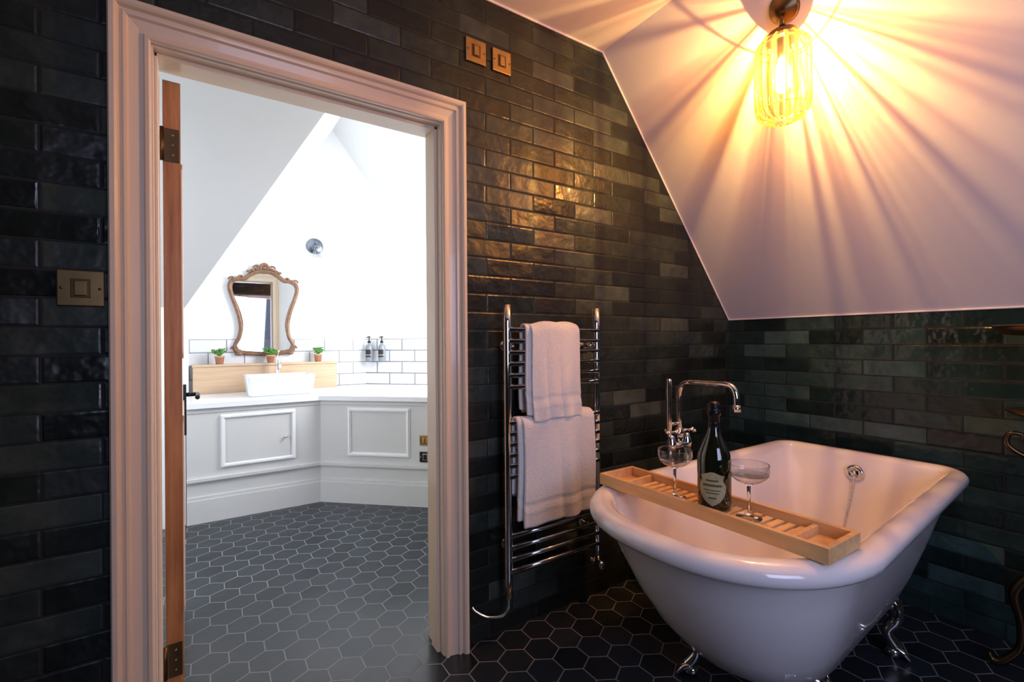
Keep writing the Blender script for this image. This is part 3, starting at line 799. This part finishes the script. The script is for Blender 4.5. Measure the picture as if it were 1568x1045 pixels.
for k in range(5):
    a = math.pi * (k + .5) / 5; b.add(ell(mc + Vector((.026 * math.cos(a), -.010, .755 + .026 * math.sin(a))), (.012, .009, .016), 10, 6), M_gilt, True)
b.add(ell(mc + Vector((0, -.012, .752)), (.018, .012, .016), 10, 6), M_gilt, True)
b.done()

# wall sconce
b = B('wall_sconce')
s0 = Vector((.80, 4.4195, 2.035))
b.add(lathe([(.070, 0), (.070, .012), (.060, .020), (.0001, .022)], 32), M_sconce, True, axis_M(s0, (0, -1, 0)))
b.add(tube(catmull([s0 + Vector((0, -.02, .01)), s0 + Vector((0, -.07, .02)), s0 + Vector((.0, -.10, 0)), s0 + Vector((0, -.10, -.03))], 6), .008, 10), M_sconce, True)
b.add(openlathe([(.012, 0), (.022, -.01), (.03, -.04), (.042, -.10)], 24, s0 + Vector((0, -.10, -.02))), M_shade, True)
b.add(lathe([(.0001, .0), (.022, -.002), (.024, -.022), (.018, -.028)], 20, s0 + Vector((0, -.10, -.005))), M_sconce, True)
b.done()

# soap dispensers on the diagonal wall
def soap(s):
    c = Vector((1.244 + s, 4.42 - s, 0)) - n45 * .052
    b = B('soap_dispenser')
    b.add(lathe([(.0001, 1.0), (.030, 1.0), (.032, 1.01), (.032, 1.13), (.026, 1.15), (.013, 1.16), (.013, 1.18), (.0001, 1.181)], 24, c), M_soap, True)
    b.add(patch(c, .0325, math.radians(225), .9, [(1.04, 1), (1.11, 1)], 10), M_dark, True)
    b.add(lathe([(.014, 1.172), (.014, 1.19), (.005, 1.192), (.005, 1.22), (.013, 1.222), (.013, 1.232), (.0001, 1.233)], 16, c), M_black, True)
    b.add(rtube(c + Vector((0, 0, 1.227)), c + Vector((-.03, -.03, 1.222)), .005, 8), M_black, True)
    b.add(tube([c + Vector((.035 * math.cos(t), .035 * math.sin(t), 1.06)) for t in [i * math.pi / 12 for i in range(24)]], .003, 6, True), M_chrome, True)
    b.add(rtube(c + n45 * .032 + Vector((0, 0, 1.06)), c + n45 * .0435 + Vector((0, 0, 1.06)), .006, 8), M_chrome, True)
    b.done()
soap(.045); soap(.135)

# ------------------------------------------------------------------ brass stand at far right
b = B('brass_plant_stand')
qx, qy = 2.395, .305
b.add(lathe([(.0001, 1.180), (.05, 1.183), (.12, 1.190), (.15, 1.212), (.155, 1.222), (.15, 1.224), (.115, 1.201), (.0001, 1.195)], 40, (qx, qy, 0)), M_brassd, True)
b.add(lathe([(.014, .28), (.022, .34), (.013, .42), (.02, .52), (.012, .60), (.012, .72), (.024, .77), (.012, .82), (.012, 1.02), (.026, 1.10), (.014, 1.14), (.03, 1.182)], 24, (qx, qy, 0)), M_brassd, True)
b.add(lathe([(.0001, .905), (.10, .91), (.125, .925), (.12, .928), (.0001, .92)], 32, (qx, qy, 0)), M_brassd, True)
for k in range(3):
    a = math.radians(105 + 120 * k); d = Vector((math.cos(a), math.sin(a), 0)); c = Vector((qx, qy, 0))
    U = lambda r, z: c + d * r + Vector((0, 0, z))
    b.add(taper([U(.015, .36), U(.06, .35), U(.10, .28), U(.085, .18), U(.09, .09), U(.13, .03), U(.155, .022), U(.165, .045)], [.014, .018, .018, .014, .012, .014, .012, .006], 6, 10), M_brassd, True)
    b.add(taper([U(.015, .76), U(.07, .765), U(.115, .80), U(.11, .84), U(.08, .84), U(.08, .815)], [.006, .008, .009, .008, .006, .004], 6, 8), M_brassd, True)
b.done()

# ------------------------------------------------------------------ world, camera
w = bpy.data.worlds.new('World'); sc.world = w; w.use_nodes = True
w.node_tree.nodes['Background'].inputs[0].default_value = (.6, .7, 1, 1)
w.node_tree.nodes['Background'].inputs[1].default_value = .3
cam = bpy.data.cameras.new('Camera'); co = bpy.data.objects.new('Camera', cam); sc.collection.objects.link(co)
cam.sensor_width = 36; cam.lens = 711 / 1568 * 36; cam.clip_start = .02
F = Vector((.5476, .8367, 0)).normalized(); R = Vector((F.y, -F.x, 0)); Z = Vector((0, 0, 1))
th = math.radians(.4); Rp = R * math.cos(th) - Z * math.sin(th); Up = Z * math.cos(th) + R * math.sin(th)
Mx = Matrix((Rp, Up, -F)).transposed().to_4x4(); Mx.translation = Vector((0, 0, H)); co.matrix_world = Mx
sc.camera = co
sc.view_settings.view_transform = 'Standard'
sc.view_settings.look = 'None'
